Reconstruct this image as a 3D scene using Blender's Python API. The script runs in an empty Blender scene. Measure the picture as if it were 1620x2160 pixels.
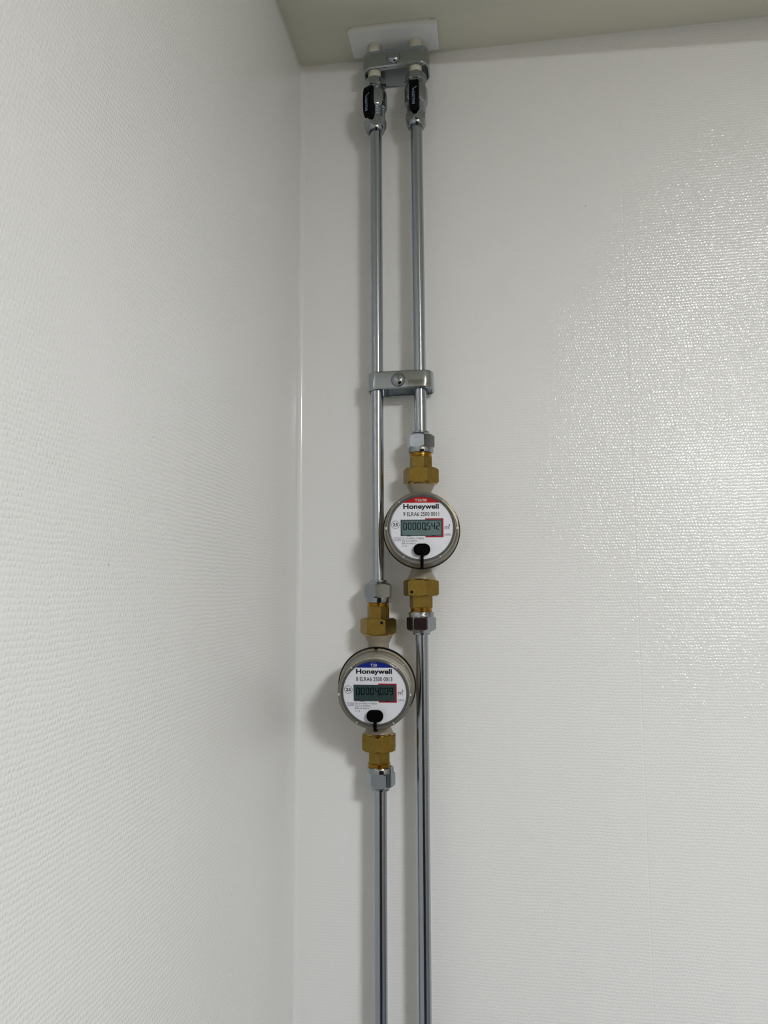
import bpy, bmesh, math, random
from mathutils import Vector, Matrix
PI = math.pi
R = math.radians
S = bpy.context.scene
C = S.collection

# ------------------------------------------------------------------ camera
YAW, PITCH, ROLL = 0.145358, 0.102136, -0.0040
fwd = Vector((-math.sin(YAW)*math.cos(PITCH), math.cos(YAW)*math.cos(PITCH), math.sin(PITCH)))
rt = fwd.cross(Vector((0, 0, 1))).normalized()
up = rt.cross(fwd)
rt2 = math.cos(ROLL)*rt + math.sin(ROLL)*up
up2 = -math.sin(ROLL)*rt + math.cos(ROLL)*up
cam = bpy.data.cameras.new('camera')
co = bpy.data.objects.new('camera', cam)
C.objects.link(co)
M = Matrix((rt2, up2, -fwd)).transposed().to_4x4()
M.translation = Vector((0.24077, -0.89602, 1.6))
co.matrix_world = M
cam.sensor_fit = 'VERTICAL'
cam.sensor_height = 36.0
cam.lens = 36.0*1550/2160
cam.clip_start = 0.02
S.camera = co

# ------------------------------------------------------------------ world, exposure, main lamp
w = bpy.data.worlds.new('world')
S.world = w
w.use_nodes = True
w.node_tree.nodes['Background'].inputs[0].default_value = (0.8, 0.85, 0.9, 1)
w.node_tree.nodes['Background'].inputs[1].default_value = 0.05
S.view_settings.view_transform = 'Standard'
S.view_settings.look = 'None'
S.view_settings.gamma = 1.0
S.view_settings.use_curve_mapping = False
S.view_settings.exposure = 1.72
LAMP = (1.06, -1.50, 2.30)
LAMP_STRENGTH = 45.0
LAMP_COLOR = (0.945, 0.965, 1.0)

# ------------------------------------------------------------------ helpers
def mat(name, base=(.8, .8, .8), rough=.5, metal=0.0, spec=.5, **k):
    m = bpy.data.materials.new(name)
    m.use_nodes = True
    b = m.node_tree.nodes['Principled BSDF']
    b.inputs['Base Color'].default_value = (*base, 1)
    b.inputs['Roughness'].default_value = rough
    b.inputs['Metallic'].default_value = metal
    b.inputs['Specular IOR Level'].default_value = spec
    for a, v in k.items():
        b.inputs[a.replace('_', ' ')].default_value = v
    return m

def nd(m, t, **k):
    n = m.node_tree.nodes.new(t)
    for a, v in k.items():
        setattr(n, a, v)
    return n

def lk(m, a, b):
    m.node_tree.links.new(a, b)

def mnode(m, op, a, b=None, c=None):
    n = nd(m, 'ShaderNodeMath', operation=op)
    for i, v in enumerate((a, b, c)):
        if v is None:
            continue
        if isinstance(v, (int, float)):
            n.inputs[i].default_value = v
        else:
            lk(m, v, n.inputs[i])
    return n.outputs[0]

ORG = {}
def obj(name, bm, m, parent=None, M=None, smooth=True, angle=28, bevel=0):
    """link a bmesh given in world coordinates (after M) as one object"""
    if M is not None:
        bm.transform(M)
    if parent is not None:
        o0 = ORG[parent.name]
        bm.transform(Matrix.Translation(-o0))
    bmesh.ops.recalc_face_normals(bm, faces=bm.faces)
    me = bpy.data.meshes.new(name)
    bm.to_mesh(me)
    bm.free()
    me.materials.append(m)
    o = bpy.data.objects.new(name, me)
    C.objects.link(o)
    if parent is not None:
        o.parent = parent
        ORG[o.name] = o0
    else:
        ORG[o.name] = Vector((0, 0, 0))
    if smooth:
        for p in me.polygons:
            p.use_smooth = True
        me.set_sharp_from_angle(angle=R(angle))
    if bevel:
        b = o.modifiers.new('bevel', 'BEVEL')
        b.width = bevel
        b.segments = 3
        b.limit_method = 'ANGLE'
        b.angle_limit = R(30)
        b.harden_normals = True
    return o

def thing(name, label, cat, loc, group=None):
    o = bpy.data.objects.new(name, None)
    o.empty_display_size = .02
    C.objects.link(o)
    o.location = loc
    ORG[o.name] = Vector(loc)
    return tag(o, label, cat, group)

def tag(o, label, cat, group=None):
    o['label'] = label
    o['category'] = cat
    if group:
        o['group'] = group
    return o

def struct(o):
    o['kind'] = 'structure'
    return o

def BM():
    return bmesh.new()

def box(bm, x0, x1, y0, y1, z0, z1):
    v = [bm.verts.new((x, y, z)) for x in (x0, x1) for y in (y0, y1) for z in (z0, z1)]
    for f in ((0, 1, 3, 2), (4, 6, 7, 5), (0, 4, 5, 1), (2, 3, 7, 6), (0, 2, 6, 4), (1, 5, 7, 3)):
        bm.faces.new([v[i] for i in f])
    return bm

def lathe(bm, prof, n=64, a0=0, a1=2*PI):
    """prof: list of (radius, z); axis z"""
    full = abs(a1-a0-2*PI) < 1e-6
    rings = []
    for r, z in prof:
        if r < 1e-7:
            rings.append([bm.verts.new((0, 0, z))])
        else:
            rings.append([bm.verts.new((r*math.cos(a0+(a1-a0)*i/n), r*math.sin(a0+(a1-a0)*i/n), z))
                          for i in range(n if full else n+1)])
    m = n
    for a, b in zip(rings, rings[1:]):
        for i in range(m):
            j = (i+1) % n if full else i+1
            if len(a) == 1 and len(b) == 1:
                continue
            if len(a) == 1:
                bm.faces.new((a[0], b[i], b[j]))
            elif len(b) == 1:
                bm.faces.new((a[i], a[j], b[0]))
            else:
                bm.faces.new((a[i], a[j], b[j], b[i]))
    return bm

def hexnut(bm, z0, z1, af, edge, rc=None, t=.55, hole=0.0, n=72, base=0, top=True, bottom=True):
    """hexagonal nut about z, across flats af; edge = world azimuth in degrees (0 = towards -y, + towards +x)"""
    rc = rc if rc else af/2*1.0
    A0 = R(edge) - PI/2
    def rh(a):
        k = ((a - A0) % (PI/3)) - PI/6
        return af/2/math.cos(k)
    angs = [A0 + 2*PI*i/n for i in range(n)]
    def ring(fr, fz):
        return [bm.verts.new((fr(a)*math.cos(a), fr(a)*math.sin(a), fz(a))) for a in angs]
    R_ = [ring(lambda a: max(hole, 1e-4), lambda a: z0),
          ring(lambda a: rc, lambda a: z0),
          ring(rh, lambda a: z0 + ((rh(a)-rc)*t if bottom else 0)),
          ring(rh, lambda a: z1 - ((rh(a)-rc)*t if top else 0)),
          ring(lambda a: rc, lambda a: z1),
          ring(lambda a: max(hole, 1e-4), lambda a: z1)]
    for a, b in zip(R_, R_[1:]):
        for i in range(n):
            j = (i+1) % n
            bm.faces.new((a[i], a[j], b[j], b[i]))
    bmesh.ops.remove_doubles(bm, verts=bm.verts, dist=1e-6)
    return bm

def rrect(w, h, r, n=8):
    pts = []
    for cx, cy, a in ((w/2-r, h/2-r, 0), (-w/2+r, h/2-r, 90), (-w/2+r, -h/2+r, 180), (w/2-r, -h/2+r, 270)):
        for i in range(n+1):
            t = R(a+90*i/n)
            pts.append((cx+r*math.cos(t), cy+r*math.sin(t)))
    return pts

def prism(bm, pts, z0, z1):
    a = [bm.verts.new((x, y, z0)) for x, y in pts]
    b = [bm.verts.new((x, y, z1)) for x, y in pts]
    n = len(pts)
    bm.faces.new(a)
    bm.faces.new(b)
    for i in range(n):
        j = (i+1) % n
        bm.faces.new((a[i], a[j], b[j], b[i]))
    return bm

def at(x, y, z=0.0):
    return Matrix.Translation((x, y, z))

# text --------------------------------------------------------------
def text_bm(s, x0, x1, y0, y1, z, bold=0.0, depth=.00006, keep=False):
    """letters fitted into the box x0..x1, y0..y1 at height z (cap height = box height)"""
    cu = bpy.data.curves.new('t', 'FONT')
    cu.body = s
    cu.size = 1
    cu.offset = bold
    cu.resolution_u = 4
    o = bpy.data.objects.new('t', cu)
    C.objects.link(o)
    dg = bpy.context.evaluated_depsgraph_get()
    dg.update()
    me = bpy.data.meshes.new_from_object(o.evaluated_get(dg))
    bpy.data.objects.remove(o)
    bpy.data.curves.remove(cu)
    bm = BM()
    bm.from_mesh(me)
    bpy.data.meshes.remove(me)
    xs = [v.co.x for v in bm.verts]
    ys = [v.co.y for v in bm.verts]
    bot = 0.0 if any(c in s for c in 'yg,Q') else min(ys)
    a, b = min(xs), max(xs)
    top = max(ys)
    sx = (x1-x0)/(b-a)
    sy = (y1-y0)/(top-bot)
    for v in bm.verts:
        v.co = Vector((x0+(v.co.x-a)*sx, y0+(v.co.y-bot)*sy, z))
    ext = bmesh.ops.extrude_face_region(bm, geom=list(bm.faces))
    for g in ext['geom']:
        if isinstance(g, bmesh.types.BMVert):
            g.co.z += depth
    return bm

def join(a, b):
    me = bpy.data.meshes.new('tmp')
    b.to_mesh(me)
    b.free()
    a.from_mesh(me)
    bpy.data.meshes.remove(me)
    return a

# ------------------------------------------------------------------ materials
def wall_material():
    m = mat('glass_fibre_wall_paint', (.78, .78, .77), .13, spec=.5)
    b = m.node_tree.nodes['Principled BSDF']
    g = nd(m, 'ShaderNodeNewGeometry')
    sx = nd(m, 'ShaderNodeSeparateXYZ')
    # slow wander of the weave
    n1 = nd(m, 'ShaderNodeTexNoise')
    n1.inputs['Scale'].default_value = 28
    n1.inputs['Detail'].default_value = 3
    lk(m, g.outputs['Position'], n1.inputs['Vector'])
    n1b = nd(m, 'ShaderNodeTexNoise')
    n1b.inputs['Scale'].default_value = 160
    n1b.inputs['Detail'].default_value = 2
    lk(m, g.outputs['Position'], n1b.inputs['Vector'])
    lk(m, g.outputs['Position'], sx.inputs[0])
    h = mnode(m, 'SUBTRACT', sx.outputs[0], sx.outputs[1])
    w1 = mnode(m, 'MULTIPLY', mnode(m, 'SUBTRACT', n1.outputs[0], .5), .0045)
    w2 = mnode(m, 'MULTIPLY', mnode(m, 'SUBTRACT', n1b.outputs[0], .5), .0034)
    z = mnode(m, 'ADD', mnode(m, 'ADD', sx.outputs[2], w1), w2)
    hh = mnode(m, 'ADD', mnode(m, 'ADD', h, mnode(m, 'MULTIPLY', w1, .8)), mnode(m, 'MULTIPLY', w2, 1.4))
    PZ, PX = .00365, .0034
    row = mnode(m, 'DIVIDE', z, PZ)
    fl = mnode(m, 'FLOOR', row)
    fr = mnode(m, 'FRACT', row)
    rs = mnode(m, 'SINE', mnode(m, 'MULTIPLY', fr, PI))                       # rounded rows
    col = mnode(m, 'ADD', mnode(m, 'DIVIDE', hh, PX), mnode(m, 'MULTIPLY', fl, .37))
    cs = mnode(m, 'MULTIPLY_ADD', mnode(m, 'SINE', mnode(m, 'MULTIPLY', col, 2*PI)), .5, .5)
    weave = mnode(m, 'MULTIPLY', rs, mnode(m, 'MULTIPLY_ADD', cs, .62, .38))
    n3 = nd(m, 'ShaderNodeTexNoise')
    n3.inputs['Scale'].default_value = 9
    n3.inputs['Detail'].default_value = 2
    lk(m, g.outputs['Position'], n3.inputs['Vector'])
    amp = mnode(m, 'MULTIPLY_ADD', n3.outputs[0], .9, .5)
    near = nd(m, 'ShaderNodeMapRange')                                        # thicker paint towards the corner
    for i_, v_ in ((1, .08), (2, .36), (3, .42), (4, 1.08)):
        near.inputs[i_].default_value = v_
    lk(m, h, near.inputs[0])
    amp = mnode(m, 'MULTIPLY', amp, near.outputs[0])                   # paint fills the weave unevenly
    n2 = nd(m, 'ShaderNodeTexNoise')
    n2.inputs['Scale'].default_value = 420
    n2.inputs['Detail'].default_value = 3
    lk(m, g.outputs['Position'], n2.inputs['Vector'])
    ht = mnode(m, 'ADD', mnode(m, 'MULTIPLY', weave, amp), mnode(m, 'MULTIPLY', n2.outputs[0], .28))
    # vertical seam between two lengths of wallpaper
    sd = mnode(m, 'ABSOLUTE', mnode(m, 'SUBTRACT', mnode(m, 'ADD', h, mnode(m, 'MULTIPLY', w1, .4)), .408))
    seam = mnode(m, 'MULTIPLY', mnode(m, 'SUBTRACT', 1.0, mnode(m, 'MINIMUM', mnode(m, 'DIVIDE', sd, .0014), 1.0)), mnode(m, 'MULTIPLY', mnode(m, 'GREATER_THAN', sx.outputs[1], -.02), -1.0))
    ht = mnode(m, 'ADD', ht, seam)
    bp = nd(m, 'ShaderNodeBump')
    bp.inputs['Strength'].default_value = 1.0
    bp.inputs['Distance'].default_value = .00026
    lk(m, ht, bp.inputs['Height'])
    lk(m, bp.outputs[0], b.inputs['Normal'])
    # a few specks of dirt
    vo = nd(m, 'ShaderNodeTexVoronoi')
    vo.inputs['Scale'].default_value = 11
    lk(m, g.outputs['Position'], vo.inputs['Vector'])
    s2 = mnode(m, 'LESS_THAN', vo.outputs['Distance'], .010)
    mx = nd(m, 'ShaderNodeMix', data_type='RGBA')
    mx.inputs[6].default_value = (.80, .80, .79, 1)
    mx.inputs[7].default_value = (.38, .36, .32, 1)
    lk(m, s2, mx.inputs[0])
    lk(m, mx.outputs[2], b.inputs['Base Color'])
    return m

M_wall = wall_material()
M_ceil = mat('matt_ceiling_paint', (.74, .73, .61), .6, spec=.3)
nn = nd(M_ceil, 'ShaderNodeTexNoise'); nn.inputs['Scale'].default_value = 60
bb = nd(M_ceil, 'ShaderNodeBump'); bb.inputs['Distance'].default_value = .0008; bb.inputs['Strength'].default_value = .5
lk(M_ceil, nn.outputs[0], bb.inputs['Height']); lk(M_ceil, bb.outputs[0], M_ceil.node_tree.nodes['Principled BSDF'].inputs['Normal'])
M_caulk = mat('painted_caulk', (.8, .8, .79), .16, spec=.55)
M_room = mat('beige_grey_room_wall', (.44, .395, .31), .6)
M_floor = mat('grey_linoleum', (.33, .34, .37), .5)
M_dark = mat('dark_brown_stand_in', (.014, .006, .008), .5)  # near black so the added stand-in mirrors as a dark stripe
M_darkedge = mat('black_edge', (.012, .01, .012), .5)

def chrome(name, base, rough, aniso=0.0, dirt=0.0):
    m = mat(name, base, rough, 1.0)
    b = m.node_tree.nodes['Principled BSDF']
    if aniso:
        b.inputs['Anisotropic'].default_value = aniso
        b.inputs['Anisotropic Rotation'].default_value = .25
        t = nd(m, 'ShaderNodeTangent', direction_type='RADIAL', axis='Z')
        lk(m, t.outputs[0], b.inputs['Tangent'])
    if dirt:
        g = nd(m, 'ShaderNodeTexCoord')
        n = nd(m, 'ShaderNodeTexNoise')
        n.inputs['Scale'].default_value = 140
        n.inputs['Detail'].default_value = 4
        lk(m, g.outputs['Object'], n.inputs['Vector'])
        r = nd(m, 'ShaderNodeMapRange')
        r.inputs[1].default_value = .35
        r.inputs[2].default_value = .75
        r.inputs[3].default_value = rough*.7
        r.inputs[4].default_value = rough*.7+dirt
        lk(m, n.outputs[0], r.inputs[0])
        lk(m, r.outputs[0], b.inputs['Roughness'])
    return m

M_pipe = chrome('polished_chrome_pipe', (.39, .425, .47), .13, aniso=.95)
M_chrome = chrome('polished_chrome', (.34, .37, .395), .05, dirt=.06)
M_clamp = chrome('satin_chrome', (.38, .41, .43), .08, dirt=.08)

def brass():
    m = mat('cast_brass', (.44, .28, .075), .38, 1.0)
    b = m.node_tree.nodes['Principled BSDF']
    g = nd(m, 'ShaderNodeTexCoord')
    n = nd(m, 'ShaderNodeTexNoise')
    n.inputs['Scale'].default_value = 220
    n.inputs['Detail'].default_value = 5
    lk(m, g.outputs['Object'], n.inputs['Vector'])
    mx = nd(m, 'ShaderNodeMix', data_type='RGBA')
    mx.inputs[6].default_value = (.20, .13, .026, 1)
    mx.inputs[7].default_value = (.35, .24, .06, 1)
    lk(m, n.outputs[0], mx.inputs[0])
    lk(m, mx.outputs[2], b.inputs['Base Color'])
    bp = nd(m, 'ShaderNodeBump')
    bp.inputs['Distance'].default_value = .0002
    bp.inputs['Strength'].default_value = .35
    lk(m, n.outputs[0], bp.inputs['Height'])
    lk(m, bp.outputs[0], b.inputs['Normal'])
    return m
M_brass = brass()
M_brass2 = mat('turned_brass', (.52, .34, .09), .16, 1.0)
M_gold = mat('yellow_brass_housing', (.46, .38, .25), .35, .5)
M_plast = mat('grey_beige_composite', (.27, .24, .18), .35)
M_maroon = mat('maroon_paint', (.014, .0015, .003), .4, spec=.25)
M_paintshade = mat('black_paint_and_hole_shade', (.003, .003, .003), .4, spec=.2)  # also colours the shade inside the seal holes
M_case = mat('silvery_register_case', (.60, .58, .53), .3)
M_white = mat('white_plastic', (.84, .86, .86), .45)
M_cream = mat('cream_plastic', (.62, .60, .50), .5)
M_black = mat('black_rubber', (.002, .002, .002), .7, spec=.03)
M_blackring = mat('black_ring', (.004, .004, .004), .35, spec=.25)
M_handle = mat('black_plastic_handle', (.002, .002, .003), .5, spec=.08)
M_bezel = mat('smoky_bezel', (.10, .105, .10), .25)
M_dial = mat('white_dial', (.80, .81, .86), .5)
M_red = mat('red_print', (.42, .004, .006), .5, spec=.2)
M_redf = mat('crimson_print', (.36, .008, .020), .5, spec=.2)
M_blue = mat('blue_print', (.006, .022, .24), .5, spec=.2)
M_ink = mat('black_ink', (.006, .006, .010), .5, spec=.2)
M_inkgrey = mat('thin_black_ink', (.035, .035, .045), .5, spec=.2)
M_wink = mat('white_ink', (.8, .78, .76), .5)
M_hink = mat('pale_blue_ink', (.30, .42, .52), .5)
M_violet = mat('violet_print', (.22, .20, .32), .5)
M_lcd1 = mat('lcd_glare_grey_green', (.115, .185, .18), .4, spec=.3)  # same screen type as below; brighter tone paints in its reflection
M_lcd2 = mat('lcd_less_glare_grey_green', (.034, .058, .056), .4, spec=.2)  # darker tone paints in the weaker reflection at this viewing angle
M_lcdf = mat('lcd_frame', (.035, .05, .06), .3)
M_seg = mat('lcd_segments', (.0015, .005, .009), .6, spec=.1)
M_tab = mat('frosted_tab', (.62, .6, .55), .3)

def clear(name, tint, gl, diff, dcol):
    m = bpy.data.materials.new(name)
    m.use_nodes = True
    nt = m.node_tree
    nt.nodes.remove(nt.nodes['Principled BSDF'])
    out = nt.nodes['Material Output']
    tr = nd(m, 'ShaderNodeBsdfTransparent'); tr.inputs[0].default_value = (*tint, 1)
    go = nd(m, 'ShaderNodeBsdfGlossy'); go.inputs['Roughness'].default_value = .06
    di = nd(m, 'ShaderNodeBsdfDiffuse'); di.inputs[0].default_value = (*dcol, 1)
    fr = nd(m, 'ShaderNodeLayerWeight'); fr.inputs['Blend'].default_value = gl
    m1 = nd(m, 'ShaderNodeMixShader'); m1.inputs[0].default_value = diff
    m2 = nd(m, 'ShaderNodeMixShader')
    lk(m, tr.outputs[0], m1.inputs[1]); lk(m, di.outputs[0], m1.inputs[2])
    lk(m, fr.outputs['Fresnel'], m2.inputs[0])
    lk(m, m1.outputs[0], m2.inputs[1]); lk(m, go.outputs[0], m2.inputs[2])
    lk(m, m2.outputs[0], out.inputs[0])
    return m
M_cap = clear('clear_polycarbonate', (.93, .92, .88), .25, .16, (.62, .60, .54))
M_window = clear('clear_window', (.98, .98, .98), .05, 0.0, (.5, .5, .5))

def emit(name, col, s):
    m = bpy.data.materials.new(name)
    m.use_nodes = True
    b = m.node_tree.nodes['Principled BSDF']
    b.inputs['Base Color'].default_value = (.8, .8, .8, 1)
    b.inputs['Emission Color'].default_value = (*col, 1)
    b.inputs['Emission Strength'].default_value = s
    return m
M_lamp = emit('lamp_diffuser', LAMP_COLOR, LAMP_STRENGTH)

# ------------------------------------------------------------------ the room
RX, RY, H = 2.3, -1.95, 2.296
struct(obj('wall_back', box(BM(), -.1, RX+.1, 0, .1, -.1, H+.15), M_wall))
struct(obj('wall_left', box(BM(), -.1, 0, RY-.1, 0, -.1, H+.15), M_wall))
struct(obj('wall_right', box(BM(), RX, RX+.1, RY-.1, 0, -.1, H+.15), M_room))
struct(obj('wall_front', box(BM(), 0, RX, RY-.1, RY, -.1, H+.15), M_room))
struct(obj('floor', box(BM(), 0, RX, RY, 0, -.1, 0), M_floor))
# ceiling dip near the wall, deeper rightwards, shaped to shade the wall's top
bm = BM()
xs = [0, .07, .1, .17, .2, .3, .4, .5, .6, .7, .8, 1.0, 1.4, RX]
ys = [0, -.04, -.06, -.065, -.07, -.075, -.08, -.085, -.09, -.10, -.115, -.14, -.2, -.35, -.42, -.5, -.58, -.65, -.75, -1.3, RY]
def sm(t):
    t = max(0, min(1, t))
    return t*t*(3-2*t)
def ceil_z(x, y):
    s = .006 + .060*min(x, .17) + .037*max(0, min(x, .75)-.17)
    s *= 1 - sm((-y-.35)/.4)
    return H - s*sm((-y-.058)/.06)*sm(x/.05+.25)
g = [[bm.verts.new((x, y, ceil_z(x, y))) for y in ys] for x in xs]
gt = [[bm.verts.new((x, y, H+.1)) for y in (ys[0], ys[-1])] for x in (xs[0], xs[-1])]
for i in range(len(xs)-1):
    for j in range(len(ys)-1):
        bm.faces.new((g[i][j], g[i+1][j], g[i+1][j+1], g[i][j+1]))
bm.faces.new((gt[0][0], gt[1][0], gt[1][1], gt[0][1]))
bm.faces.new([r[0] for r in g]+[gt[1][0], gt[0][0]])
bm.faces.new([r[-1] for r in g]+[gt[1][1], gt[0][1]])
bm.faces.new(g[0]+[gt[0][1], gt[0][0]])
bm.faces.new(g[-1]+[gt[1][1], gt[1][0]])
struct(obj('ceiling', bm, M_ceil, angle=40))
# caulked corner between the two walls
bm = BM()
pts = [(0, 0)]
for i in range(9):
    t = R(90*i/8)
    pts.append((.0065-.0065*math.cos(t)+.0000, -.0065+.0065*math.sin(t)))
prism(bm, [(0.0, 0.0)]+[(.0065*(1-math.sin(R(90*i/8))), -.0065*(1-math.cos(R(90*i/8)))) for i in range(9)], 0, H)
struct(obj('trim_1', bm, M_caulk))
# added rear door, unseen, put in for the chrome reflections
d = struct(obj('added_door_1', box(BM(), 1.45, 2.2, RY, RY+.035, 0, 2.02), M_white, bevel=.004))
obj('added_door_handle', lathe(BM(), [(0, 0), (.025, 0), (.025, .006), (.009, .01), (.009, .045), (.026, .055), (.026, .07), (0, .075)], 32), M_chrome, d,
    M=at(1.52, RY+.035, 1.02) @ Matrix.Rotation(R(-90), 4, 'X'))

# ceiling lamp
lx, ly, lz = LAMP
zc = ceil_z(lx, ly)
t = thing('ceiling_lamp', 'round white flush ceiling lamp in the middle of the small room', 'lamp', (lx, ly, zc))
obj('lamp_base', lathe(BM(), [(0, 0), (.165, 0), (.165, -.018), (.157, -.038), (.1535, -.038), (.153, -.02), (0, -.02)], 64), M_white, t, at(lx, ly, zc))
obj('diffuser', lathe(BM(), [(0, -.021), (.152, -.021), (.151, -.032), (.143, -.045), (.12, -.056), (.08, -.063), (.04, -.066), (0, -.067)], 64), M_lamp, t, at(lx, ly, zc))

# added dark stand-in for the photographer, mirrored in the pipes as the black stripe
cx0, cx1, cy0, cy1 = .22, 1.24, RY+.015, RY+.43
t = thing('photographer_stand_in', 'dark brown two-panel stand-in for the photographer, added at the rear wall for reflections', 'photographer_stand_in', ((cx0+cx1)/2, RY+.2, 0))
obj('stand_in_body', box(BM(), cx0, cx1, cy0, cy1, .06, 1.62), M_dark, t, bevel=.004)
for x in (cx0+.02, cx1-.05):
    for y in (cy0+.02, cy1-.05):
        obj('stand_in_leg', box(BM(), x, x+.03, y, y+.03, 0, .06), M_darkedge, t)
for x0, x1, hx in ((cx0+.004, (cx0+cx1)/2-.002, (cx0+cx1)/2-.03), ((cx0+cx1)/2+.002, cx1-.004, (cx0+cx1)/2+.03)):
    dd = obj('stand_in_panel', box(BM(), x0, x1, cy1, cy1+.018, .07, 1.61), M_dark, t, bevel=.002)
    obj('stand_in_knob', lathe(BM(), [(0, 0), (.006, 0), (.006, .012), (.012, .018), (.012, .024), (0, .028)], 24), M_darkedge, dd,
        M=at(hx, cy1+.018, .95) @ Matrix.Rotation(R(-90), 4, 'X'))

# ------------------------------------------------------------------ pipework
PY = -.030
XL, XR = .1066, .1583
XL2 = .1084
def straight_pipe(name, label, cat, x, z0, z1, r, m, group, x_top=None, n=64, scribe=None):
    prof = [(r-.001, z0), (r, z0), (r, z1), (r-.001, z1)]
    bm = lathe(BM(), prof, n)
    if x_top is not None:
        for v in bm.verts:
            v.co.x += (x_top-x)*(v.co.z-z0)/(z1-z0)
    o = obj(name, bm, m, M=at(x, PY))
    # origin to the foot of the pipe
    o.data.transform(Matrix.Translation((-x, -PY, -z0)))
    o.location = (x, PY, z0)
    return tag(o, label, cat, group)

straight_pipe('chrome_pipe', 'upper left chrome pipe, long, from the ceiling valve down to the blue-topped meter', 'pipe', XL, 1.603, 2.178, .0075, M_pipe, 'chrome water pipes', x_top=.1056)
straight_pipe('chrome_pipe', 'upper right chrome pipe, from the ceiling valve down to the red-topped meter', 'pipe', XR+.0005, 1.779, 2.178, .0075, M_pipe, 'chrome water pipes', x_top=.1570)
straight_pipe('chrome_pipe', 'lower left chrome pipe, running down from the blue-topped meter', 'pipe', XL2-.0006, 0.0, 1.374, .0075, M_pipe, 'chrome water pipes', x_top=XL2)
straight_pipe('chrome_pipe', 'lower right chrome pipe, running down from the red-topped meter past the other meter', 'pipe', XR-.0012, 0.0, 1.551, .0075, M_pipe, 'chrome water pipes', x_top=XR-.0002)
straight_pipe('plastic_pipe', 'short cream plastic pipe end between ceiling plate and left valve', 'pipe', .1040, 2.2435, 2.2935, .0080, M_cream, 'cream plastic pipe ends at the ceiling')
straight_pipe('plastic_pipe', 'short cream plastic pipe end between ceiling plate and right valve', 'pipe', .1565, 2.2455, 2.2935, .0080, M_cream, 'cream plastic pipe ends at the ceiling')

# ceiling plate
bm = BM()
prism(bm, rrect(.1115, .0460, .0012, 3), 0, .0055)
t = thing('ceiling_plate', 'white rectangular plastic cover plate on the ceiling where both pipes enter', 'plate', (.1300, -.0350, 2.2960))
o = obj('plate', bm, M_white, t, M=at(.1300, -.0350, 2.2900) @ Matrix.Rotation(R(0), 4, 'Z'), bevel=.0006)
# paint seal above the plate
bm = BM()
random.seed(4)
top = rrect(.104, .050, .004, 4)
prism(bm, [(x+random.uniform(-.0006, .0006), y+random.uniform(-.0012, .0012)) for x, y in top], 0, .0012)
obj('paint_seal', bm, M_ceil, t, M=at(.129, -.0350, 2.2950))
for x in (.1040, .1565):
    obj('pipe_collar', lathe(BM(), [(.0083, .001), (.0083, -.0008), (.0105, -.0005), (.0150, -.0002), (.0152, .001)], 48), M_white, t, M=at(x, PY, 2.2900))

# ------------------------------------------------------------------ pipe clamps
def clamp(x, z, wid, dep, hgt, label, dome_dx, tilt=0.0):
    t = thing('pipe_clamp', label, 'clamp', (x, -.001, z), 'double pipe clamps')
    Mx = at(x, -dep/2-.0008, z) @ Matrix.Rotation(R(tilt), 4, 'Y')
    bm = BM()
    out, inn = rrect(wid, dep, .0125, 10), rrect(wid-.005, dep-.005, .0100, 10)
    r = .0022
    def rg(pts, z):
        return [bm.verts.new((a, b, z)) for a, b in pts]
    rings = []
    K = 4
    o_in = rrect(wid-2*r, dep-2*r, .0125-r, 10)
    def mixp(f):
        return [(a[0]+(b[0]-a[0])*f, a[1]+(b[1]-a[1])*f) for a, b in zip(o_in, out)]
    for i in range(K+1):
        a = R(90*i/K)
        rings.append(rg(mixp(math.sin(a)), -hgt/2 + r - r*math.cos(a)))
    for i in range(K+1):
        a = R(90*i/K)
        rings.append(rg(mixp(math.cos(a)), hgt/2 - r + r*math.sin(a)))
    rings.append(rg(inn, hgt/2-.0004))
    rings.append(rg(inn, -hgt/2+.0004))
    n = len(out)
    for k in range(len(rings)):
        a, b = rings[k], rings[(k+1) % len(rings)]
        for i in range(n):
            bm.faces.new((a[i], a[(i+1) % n], b[(i+1) % n], b[i]))
    obj('clamp_band', bm, M_clamp, t, M=Mx, angle=35)
    prof = [(0, .0046), (.003, .0044), (.006, .0034), (.0078, .0018), (.0087, 0), (.0087, -.001), (0, -.001)]
    obj('screw_cap', lathe(BM(), prof, 48), M_chrome, t, M=at(x+dome_dx, -dep-.0008, z-.0008) @ Matrix.Rotation(R(90), 4, 'X'))
    return t

clamp(.1346, 1.8486, .0805, .0400, .0222, 'chrome double pipe clamp halfway up, above the red-topped meter', -.0012)
clamp(.1316, 2.2650, .0845, .0400, .0240, 'chrome double pipe clamp just below the white ceiling plate', -.0018, tilt=-1.2)

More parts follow.
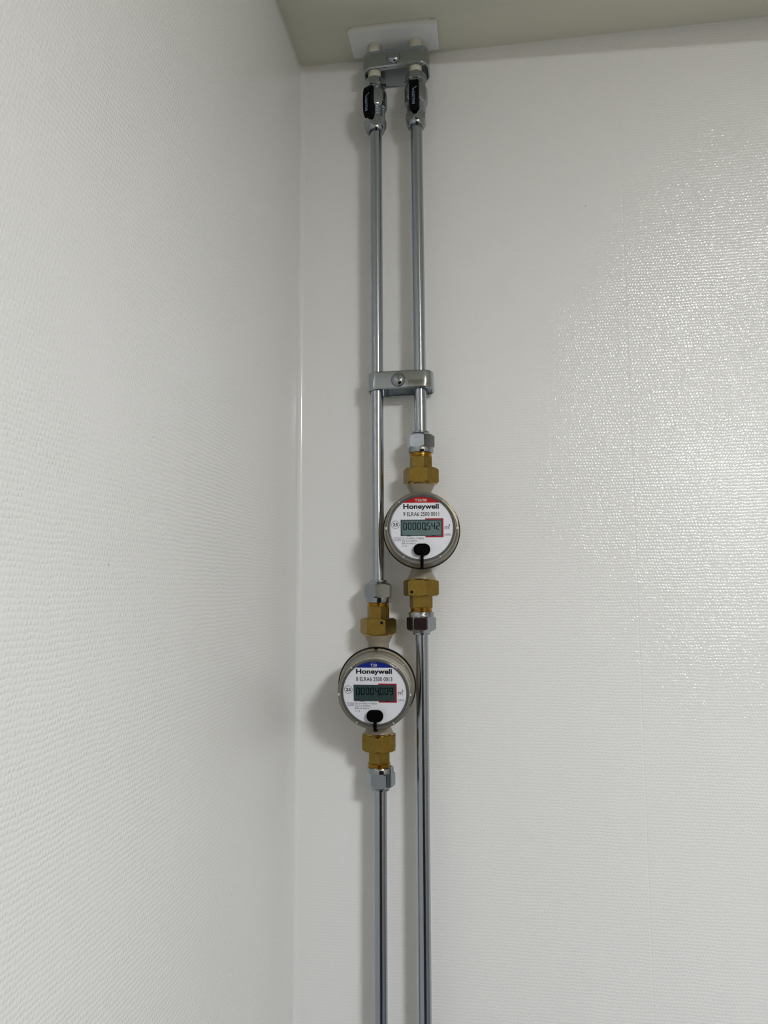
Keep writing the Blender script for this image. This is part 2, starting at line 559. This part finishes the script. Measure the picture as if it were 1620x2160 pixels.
# ------------------------------------------------------------------ ball valves
def valve(x, z0, handle_az, e1, e2, label):
    """z0 = bottom of the lower nut"""
    t = thing('ball_valve', label, 'valve', (x, PY, z0), 'chrome ball valves')
    A = at(x, PY, z0)
    AF = .0242
    bm = hexnut(BM(), .004, .0170, AF, e2, rc=.0119, t=1.1, hole=.0078)
    obj('compression_nut', bm, M_chrome, t, M=A)
    bm = lathe(BM(), [(.0078, 0), (.0104, 0), (.0112, .001), (.0121, .0045), (.0121, .006), (.0078, .006)], 48)
    obj('nut_collar', bm, M_chrome, t, M=A)
    prof = [(.0095, .0165)]
    for k in range(4):
        z = .0168+k*.0030
        prof += [(.0112, z), (.0123, z+.0009), (.0123, z+.0019), (.0112, z+.0028)]
    prof += [(.0118, .0290), (.0140, .0305), (.0148, .0325), (.0150, .0370), (.0149, .0480), (.0143, .0515), (.0118, .0550), (.0112, .0570), (.0116, .0600), (.0095, .0605)]
    obj('valve_body', lathe(BM(), prof, 64), M_chrome, t, M=A)
    bm = hexnut(BM(), .0590, .0696, AF, e1, rc=.0119, t=.9, hole=.0082)
    obj('compression_nut', bm, M_chrome, t, M=A)
    obj('seal', lathe(BM(), [(.0082, .0694), (.0108, .0694), (.0102, .0712), (.0082, .0718)], 40), M_white, t, M=A)
    # lever handle: local x tangential, y outward, z up
    Hm = A @ Matrix.Rotation(R(handle_az), 4, 'Z') @ Matrix.Rotation(R(180), 4, 'Z')
    bm = BM()
    side = [(.0090, .0180), (.0145, .0128), (.0170, .0128), (.0200, .0168), (.0213, .0240), (.0215, .0350), (.0210, .0440), (.0198, .0495), (.0170, .0530), (.0125, .0530), (.0100, .0490)]
    wd = .0060
    a = [bm.verts.new((-wd, y, z)) for y, z in side]
    b = [bm.verts.new((wd, y, z)) for y, z in side]
    bm.faces.new(a); bm.faces.new(b)
    for i in range(len(side)):
        j = (i+1) % len(side)
        bm.faces.new((a[i], a[j], b[j], b[i]))
    hd = obj('handle', bm, M_handle, t, M=Hm, bevel=.0016)
    # lettering reads upwards, standing on the outer face
    Tm = Hm @ Matrix(((0, 1, 0, 0), (0, 0, 1, .02155), (1, 0, 0, 0), (0, 0, 0, 1)))
    bm = text_bm('BALLOFIX',   .0175, .0345, -.0013, .0020, 0, bold=.0, depth=.0001)
    obj('lettering', bm, M_hink, hd, M=Tm)
    bm = BM()
    pl = [(.0352, .0018), (.0362, -.0004), (.0374, .0012), (.0382, -.0012), (.0394, -.0030), (.0406, -.0034)]
    for (xa, ya), (xb, yb) in zip(pl, pl[1:]):
        dx, dy = xb-xa, yb-ya
        L = math.hypot(dx, dy)
        if L < 1e-6:
            continue
        nx, ny = -dy/L*.0003, dx/L*.0003
        prism(bm, [(xa+nx, ya+ny), (xb+nx, yb+ny), (xb-nx, yb-ny), (xa-nx, ya-ny)], 0, .0001)
    obj('emblem', bm, M_hink, hd, M=Tm)
    obj('stem', lathe(BM(), [(.0050, 0), (.0050, .014)], 24), M_chrome, t, M=A @ Matrix.Rotation(R(handle_az), 4, 'Z') @ at(0, 0, .0425) @ Matrix.Rotation(R(90), 4, 'X'))
    return t

valve(.1050, 2.1722, -22, 31, 39, 'left chrome ball valve with black lever, turned towards the left wall')
valve(.1568, 2.1742, -2, 33, -1, 'right chrome ball valve with black lever, facing straight out')

# ------------------------------------------------------------------ couplings between pipe and meter
def coupling(x, z, s, eb, ec, eh, label, red=False, xc=None, hole=None):
    """s=+1: meter below, pipe above.  z = face towards the meter.  Local z grows away from the meter."""
    t = thing('meter_coupling', label, 'pipe coupling', (x, PY, z), 'brass and chrome couplings at the meters')
    A = at(x, PY, z) @ (Matrix.Identity(4) if s > 0 else Matrix.Diagonal((1, 1, -1, 1)))
    Ac = A if xc is None else at(xc, PY, z) @ (Matrix.Identity(4) if s > 0 else Matrix.Diagonal((1, 1, -1, 1)))
    obj('lip', lathe(BM(), [(.0140, -.0012), (.0172, -.0012), (.0180, 0), (.0180, .0012), (.014, .0012)], 64), M_brass2, t, M=A)
    un = obj('union_nut', hexnut(BM(), .0003, .0185, .0372, eb, rc=.0190, t=.75, hole=.013), M_brass, t, M=A, bevel=.0003)
    obj('hex_nipple', hexnut(BM(), .0180, .0322, .0236, eh, rc=.0118, t=.1, hole=.009, top=False, bottom=False), M_brass, t, M=A, bevel=.0004)
    prof = [(.0105, .0318)]
    for k in range(4):
        zz = .0320+k*.0018
        prof += [(.0122, zz), (.0132, zz+.0007), (.0132, zz+.0011), (.0122, zz+.0018)]
    prof += [(.0105, .0395)]
    obj('thread', lathe(BM(), prof, 64), M_brass2, t, M=A)
    cn = .0372
    obj('nut_collar', lathe(BM(), [(.0128, cn), (.0148, cn), (.0153, cn+.0012), (.0153, cn+.0058), (.0128, cn+.0058)], 64), M_chrome, t, M=Ac)
    nut = obj('compression_nut', hexnut(BM(), cn+.0052, cn+.0215, .0300, ec, rc=.0150, t=.9, hole=.0077), M_chrome, t, M=Ac, bevel=.0004)
    if red:
        for e, mm_, nm in ((ec-30, M_maroon, 'dark maroon paint on the front face'), (ec-90, M_paintshade, 'black paint on the left face')):
            bm = prism(BM(), rrect(.0150, .0135, .0022, 5), 0, .00022)
            # face normal azimuth e: local x tangential, y along the pipe, z outward
            F = Matrix.Rotation(R(e), 4, 'Z') @ Matrix.Translation((0, -.0150, cn+.0133)) @ Matrix.Rotation(R(90), 4, 'X')
            pm = obj('paint_mark', bm, mm_, nut, M=Ac @ F)
            pm['label'] = nm
    if hole is not None:
        F = Matrix.Rotation(R(eb-30), 4, 'Z') @ Matrix.Translation((hole, -.0186, .0140)) @ Matrix.Rotation(R(90), 4, 'X')
        bm = lathe(BM(), [(0, .0001), (.0012, .0001), (.0012, .0006), (.0018, .0003), (.0018, 0), (0, 0)], 24)
        obj('seal_hole', bm, M_paintshade, un, M=A @ F)  # shallow disc; its black colour paints the shade inside the hole
    obj('nut_cone', lathe(BM(), [(.0150, cn+.0208), (.0142, cn+.0216), (.0112, cn+.0235), (.0106, cn+.0242), (.0106, cn+.0258), (.0102, cn+.0262), (.0077, cn+.0262)], 64), M_chrome, t, M=Ac)
    return t

coupling(.1588, 1.7222, 1, 25, 18, 20, 'brass and chrome coupling directly above the red-topped meter')
coupling(.1576, 1.6085, -1, 22, 31, 24, 'brass and chrome coupling directly below the red-topped meter', red=True, hole=-.0065)
coupling(.1067, 1.5452, 1, 31, -1, 20, 'brass and chrome coupling directly above the blue-topped meter', hole=.0065)
coupling(.1072, 1.4310, -1, 4, -30, 10, 'brass and chrome coupling directly below the blue-topped meter', xc=.1086)

# ------------------------------------------------------------------ water meters
SEG = {'0': 'abcdef', '2': 'abdeg', '4': 'bcfg', '5': 'acdfg', '9': 'abcdfg'}
def lcd_digits(s, x0, x1, y0, y1, z):
    bm = BM()
    n = len([c for c in s if c != ','])
    pitch = (x1-x0)/(n-.22)
    w = pitch*.78
    h = y1-y0
    th = .00098
    x = x0
    def seg(ax, ay, bx, by):
        ay, by = (ay, by) if ax != bx else (min(ay, by), max(ay, by))
        if abs(ax-bx) < 1e-9:
            e = th*.35
            prism(bm, [(ax-th/2, ay-e), (ax, ay-e-th*.35), (ax+th/2, ay-e), (ax+th/2, by+e), (ax, by+e+th*.35), (ax-th/2, by+e)], z, z+.00006)
        else:
            prism(bm, [(ax, ay-th/2), (bx, ay-th/2), (bx+th*.35, ay), (bx, ay+th/2), (ax, ay+th/2), (ax-th*.35, ay)], z, z+.00006)
    for c in s:
        if c == ',':
            xx = x-pitch*.11
            prism(bm, [(xx-.0010, y0-.0013), (xx-.0002, y0-.0013), (xx+.0007, y0+.0013), (xx-.0007, y0+.0013)], z, z+.00006)
            continue
        l, r = x+th/2, x+w-th/2
        b, m_, t_ = y0+th/2, (y0+y1)/2, y1-th/2
        g = th*.55
        P = {'a': (l+g, t_, r-g, t_), 'd': (l+g, b, r-g, b), 'g': (l+g, m_, r-g, m_),
             'f': (l, t_-g, l, m_+g), 'e': (l, m_-g, l, b+g), 'b': (r, t_-g, r, m_+g), 'c': (r, m_-g, r, b+g)}
        for k in SEG[c]:
            seg(*P[k])
        x += pitch
    return bm

def meter(label, bx, ztop, zbot, rc_, tiltx, tilty, band, bandtext, serial, digits, lcd, bandcol, tabs_black):
    """bx axis of the pipework; rc_ = centre of the retaining ring; tilts in degrees (right, down)"""
    zc = (ztop+zbot)/2
    t = thing('water_meter', label, 'water meter', (bx, PY, zbot), 'round digital water meters')
    # flow body with flared necks
    h = ztop-zbot
    prof = [(.0120, 0), (.0166, 0), (.0164, .0012), (.0150, .0040), (.0132, .0075), (.0123, .0105), (.0124, .0150), (.0132, .0200)]
    prof2 = [(r, h-z) for r, z in reversed(prof)]
    obj('flow_body', lathe(BM(), prof+prof2, 64), M_plast, t, M=at(bx, PY, zbot))
    Hm = Matrix.Translation(rc_) @ Matrix.Rotation(R(tiltx), 4, 'Z') @ Matrix.Rotation(R(tilty), 4, 'X') @ Matrix.Rotation(R(90), 4, 'X')
    P = lambda name, bm, m, par=t, **k: obj(name, bm, m, par, M=Hm, **k)
    P('housing', lathe(BM(), [(0, -.040), (.030, -.040), (.034, -.034), (.036, -.020), (.0405, -.016), (.0418, -.004), (.0418, -.0015), (0, -.0015)], 96), M_gold)
    P('register_case', lathe(BM(), [(.0385, -.0012), (.0392, .004), (.0388, .012), (.0388, .0235), (.0380, .0245), (.030, .0246)], 96), M_case)
    P('retaining_ring', lathe(BM(), [(.0415, -.0035), (.0440, -.0035), (.0446, -.002), (.0446, .0004), (.0440, .0012), (.0425, .0012), (.0425, -.001)], 128), M_blackring)
    P('clip_ring', lathe(BM(), [(.0415, .0005), (.0431, .0007), (.0431, .0022), (.0415, .0026)], 128), M_gold)
    cap = P('clear_cap', lathe(BM(), [(.0428, .0012), (.0428, .0040), (.0420, .0050), (.0417, .0130), (.0421, .0138), (.0421, .0150), (.0416, .0158), (.0413, .0255), (.0408, .0290), (.0396, .0306),
                               (.0384, .0309), (.0380, .0302), (.0374, .0300)], 128), M_cap, angle=40)
    for a in (-1, 50, 131, 181, 238, 302):
        big = a in (-1, 181)
        bm = box(BM(), .0386 if big else .0374, .0404 if big else .0392, *((-.0012, .0012) if big else (-.0005, .0005)), .0296, .0311)
        bm.transform(Matrix.Rotation(R(a), 4, 'Z'))
        obj('tab', bm, M_tab, cap, M=Hm)
    if tabs_black:
        bm = box(BM(), -.0018, .0018, .0405, .0442, .0010, .0040)
        P('latch', bm, M_black)
    P('bezel', lathe(BM(), [(.0349, .0262), (.0352, .0284), (.0364, .0286), (.0374, .0280), (.0381, .0262), (.0381, .0250)], 128), M_bezel)
    dz = .0275
    dl = P('dial', lathe(BM(), [(0, dz), (.0350, dz), (.0350, dz-.001), (0, dz-.001)], 128), M_dial)
    D = lambda name, bm, m, **k: obj(name, bm, m, dl, M=Hm, **k)
    mm = .001
    z1 = dz+.00003
    # coloured band: circle segment above y = 28.3 mm
    yb = 28.3*mm
    a0 = math.asin(yb/.0350)
    pts = [(.0350*math.cos(a0+(PI-2*a0)*i/32), .0350*math.sin(a0+(PI-2*a0)*i/32)) for i in range(33)]
    D('colour_band', prism(BM(), pts, z1, z1+.00006), band)
    D('band_lettering', text_bm(bandtext, *( (-7.3*mm, 6.0*mm) if len(bandtext) > 4 else (-4.2*mm, 2.8*mm) ), 29.6*mm, 32.6*mm, z1+.0001), M_wink)
    D('brand_lettering', text_bm('Honeywell', -20.4*mm, 19.4*mm, 21.7*mm, 27.0*mm, z1, bold=.034), M_ink)
    D('serial_lettering', text_bm(serial, -20.5*mm, 19.6*mm, 13.2*mm, 17.9*mm, z1, bold=.008), M_ink)
    # red bracket around the decimals
    bm = BM()
    prism(bm, [(4.0*mm, 10.65*mm), (24.3*mm, 10.65*mm), (24.3*mm, -10.65*mm), (4.0*mm, -10.65*mm), (4.0*mm, -8.9*mm), (22.5*mm, -8.9*mm), (22.5*mm, 8.9*mm), (4.0*mm, 8.9*mm)], z1, z1+.00008)
    D('red_bracket', bm, M_redf)
    fr = D('display_frame', box(BM(), -23.5*mm, 22.7*mm, -9.3*mm, 9.2*mm, z1, z1+.00016), M_lcdf)
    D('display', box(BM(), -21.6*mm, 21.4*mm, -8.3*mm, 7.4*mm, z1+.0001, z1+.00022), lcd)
    bm = lcd_digits(digits, -20.6*mm, 20.2*mm, -2.2*mm, 6.0*mm, z1+.00024)
    D('display_digits', bm, M_seg)
    for xa, xb in ((-16.4, -12.0), (11.6, 15.4)):
        D('display_contact', box(BM(), xa*mm, xb*mm, -9.6*mm, -8.7*mm, z1+.0001, z1+.0003), M_ink)
    # year in a circle
    bm = lathe(BM(), [(4.05*mm, z1), (4.5*mm, z1), (4.5*mm, z1+.00006), (4.05*mm, z1+.00006), (4.05*mm, z1)], 48)
    bm.transform(at(-29.3*mm, 3.6*mm))
    join(bm, text_bm('25', -32.1*mm, -26.6*mm, 1.8*mm, 5.4*mm, z1, bold=.03))
    D('year_mark', bm, M_ink)
    bm = text_bm('m', 25.6*mm, 30.6*mm, -2.0*mm, 1.4*mm, z1, bold=.0)
    join(bm, text_bm('3', 29.7*mm, 31.6*mm, 1.6*mm, 4.0*mm, z1, bold=.01))
    D('unit_lettering', bm, M_ink)
    D('standard_lettering', text_bm('OMS', 25.2*mm, 32.0*mm, -9.2*mm, -6.8*mm, z1, bold=.0), M_inkgrey)
    bm = BM()
    x0, x1, y0, y1, e = -31.1*mm, -23.2*mm, -14.6*mm, -10.8*mm, .45*mm
    box(bm, x0, x1, y1-e, y1, z1, z1+.00006)
    box(bm, x0, x1, y0, y0+e, z1, z1+.00006)
    box(bm, x0, x0+e, y0+e, y1-e, z1, z1+.00006)
    box(bm, x1-e, x1, y0+e, y1-e, z1, z1+.00006)
    join(bm, text_bm('110', -29.6*mm, -24.6*mm, -13.7*mm, -11.7*mm, z1, bold=.03))
    D('boxed_number', bm, M_violet)
    bm = BM()
    for s, xa, yt in (('DE-24-MI001-PTB003', 2.2, -10.9), ('Q3 2,5 MAP16', -4.9, -13.7), ('R80.H R40.V', -6.6, -16.5), ('v1.4', -17.0, -19.4)):
        join(bm, text_bm(s, -22.3*mm, xa*mm, (yt-1.9)*mm, yt*mm, z1, bold=.0))
    D('fine_lettering', bm, M_inkgrey)
    P('window', lathe(BM(), [(0, .0297), (.0378, .0297), (.0378, .0293), (0, .0293)], 96), M_window)
    # small moulded ring on the window
    bm = lathe(BM(), [(2.7*mm, .0297), (2.75*mm, .0300), (3.0*mm, .0300), (3.05*mm, .0297)], 32)
    bm.transform(at(-.6*mm, 32.4*mm))
    P('moulded_ring', bm, M_cap)
    # black optical plug with its strap
    bm = prism(BM(), [(x, y-24.6*mm) for x, y in rrect(18.4*mm, 13.0*mm, 6.2*mm, 10)], .0294, .0335)
    pg = P('port_plug', bm, M_black, bevel=.0008)
    bm = BM()
    sy = [(-30.5, .0300), (-38.6, .0315), (-41.4, .0308), (-42.4, .0280), (-43.2, .0100), (-43.6, .0030)]
    a, b_ = [], []
    ww = 1.75*mm
    for k, (y, z) in enumerate(sy):
        a.append([bm.verts.new((-ww, y*mm, z)), bm.verts.new((ww, y*mm, z))])
        dy, dzz = (0, .0012) if k < 2 else ((-.0008, .0008) if k == 2 else (-.0011, .0003))
        b_.append([bm.verts.new((-ww, y*mm+dy, z+dzz)), bm.verts.new((ww, y*mm+dy, z+dzz))])
    for k in range(len(sy)-1):
        bm.faces.new((a[k][0], a[k][1], a[k+1][1], a[k+1][0]))
        bm.faces.new((b_[k][0], b_[k][1], b_[k+1][1], b_[k+1][0]))
        bm.faces.new((a[k][0], a[k+1][0], b_[k+1][0], b_[k][0]))
        bm.faces.new((a[k][1], a[k+1][1], b_[k+1][1], b_[k][1]))
    bm.faces.new((a[0][0], a[0][1], b_[0][1], b_[0][0]))
    bm.faces.new((a[-1][0], a[-1][1], b_[-1][1], b_[-1][0]))
    obj('strap', bm, M_black, pg, M=Hm)
    return t

meter('round water meter with a red band on its dial, on the right-hand pipe', .1583, 1.7210, 1.6097,
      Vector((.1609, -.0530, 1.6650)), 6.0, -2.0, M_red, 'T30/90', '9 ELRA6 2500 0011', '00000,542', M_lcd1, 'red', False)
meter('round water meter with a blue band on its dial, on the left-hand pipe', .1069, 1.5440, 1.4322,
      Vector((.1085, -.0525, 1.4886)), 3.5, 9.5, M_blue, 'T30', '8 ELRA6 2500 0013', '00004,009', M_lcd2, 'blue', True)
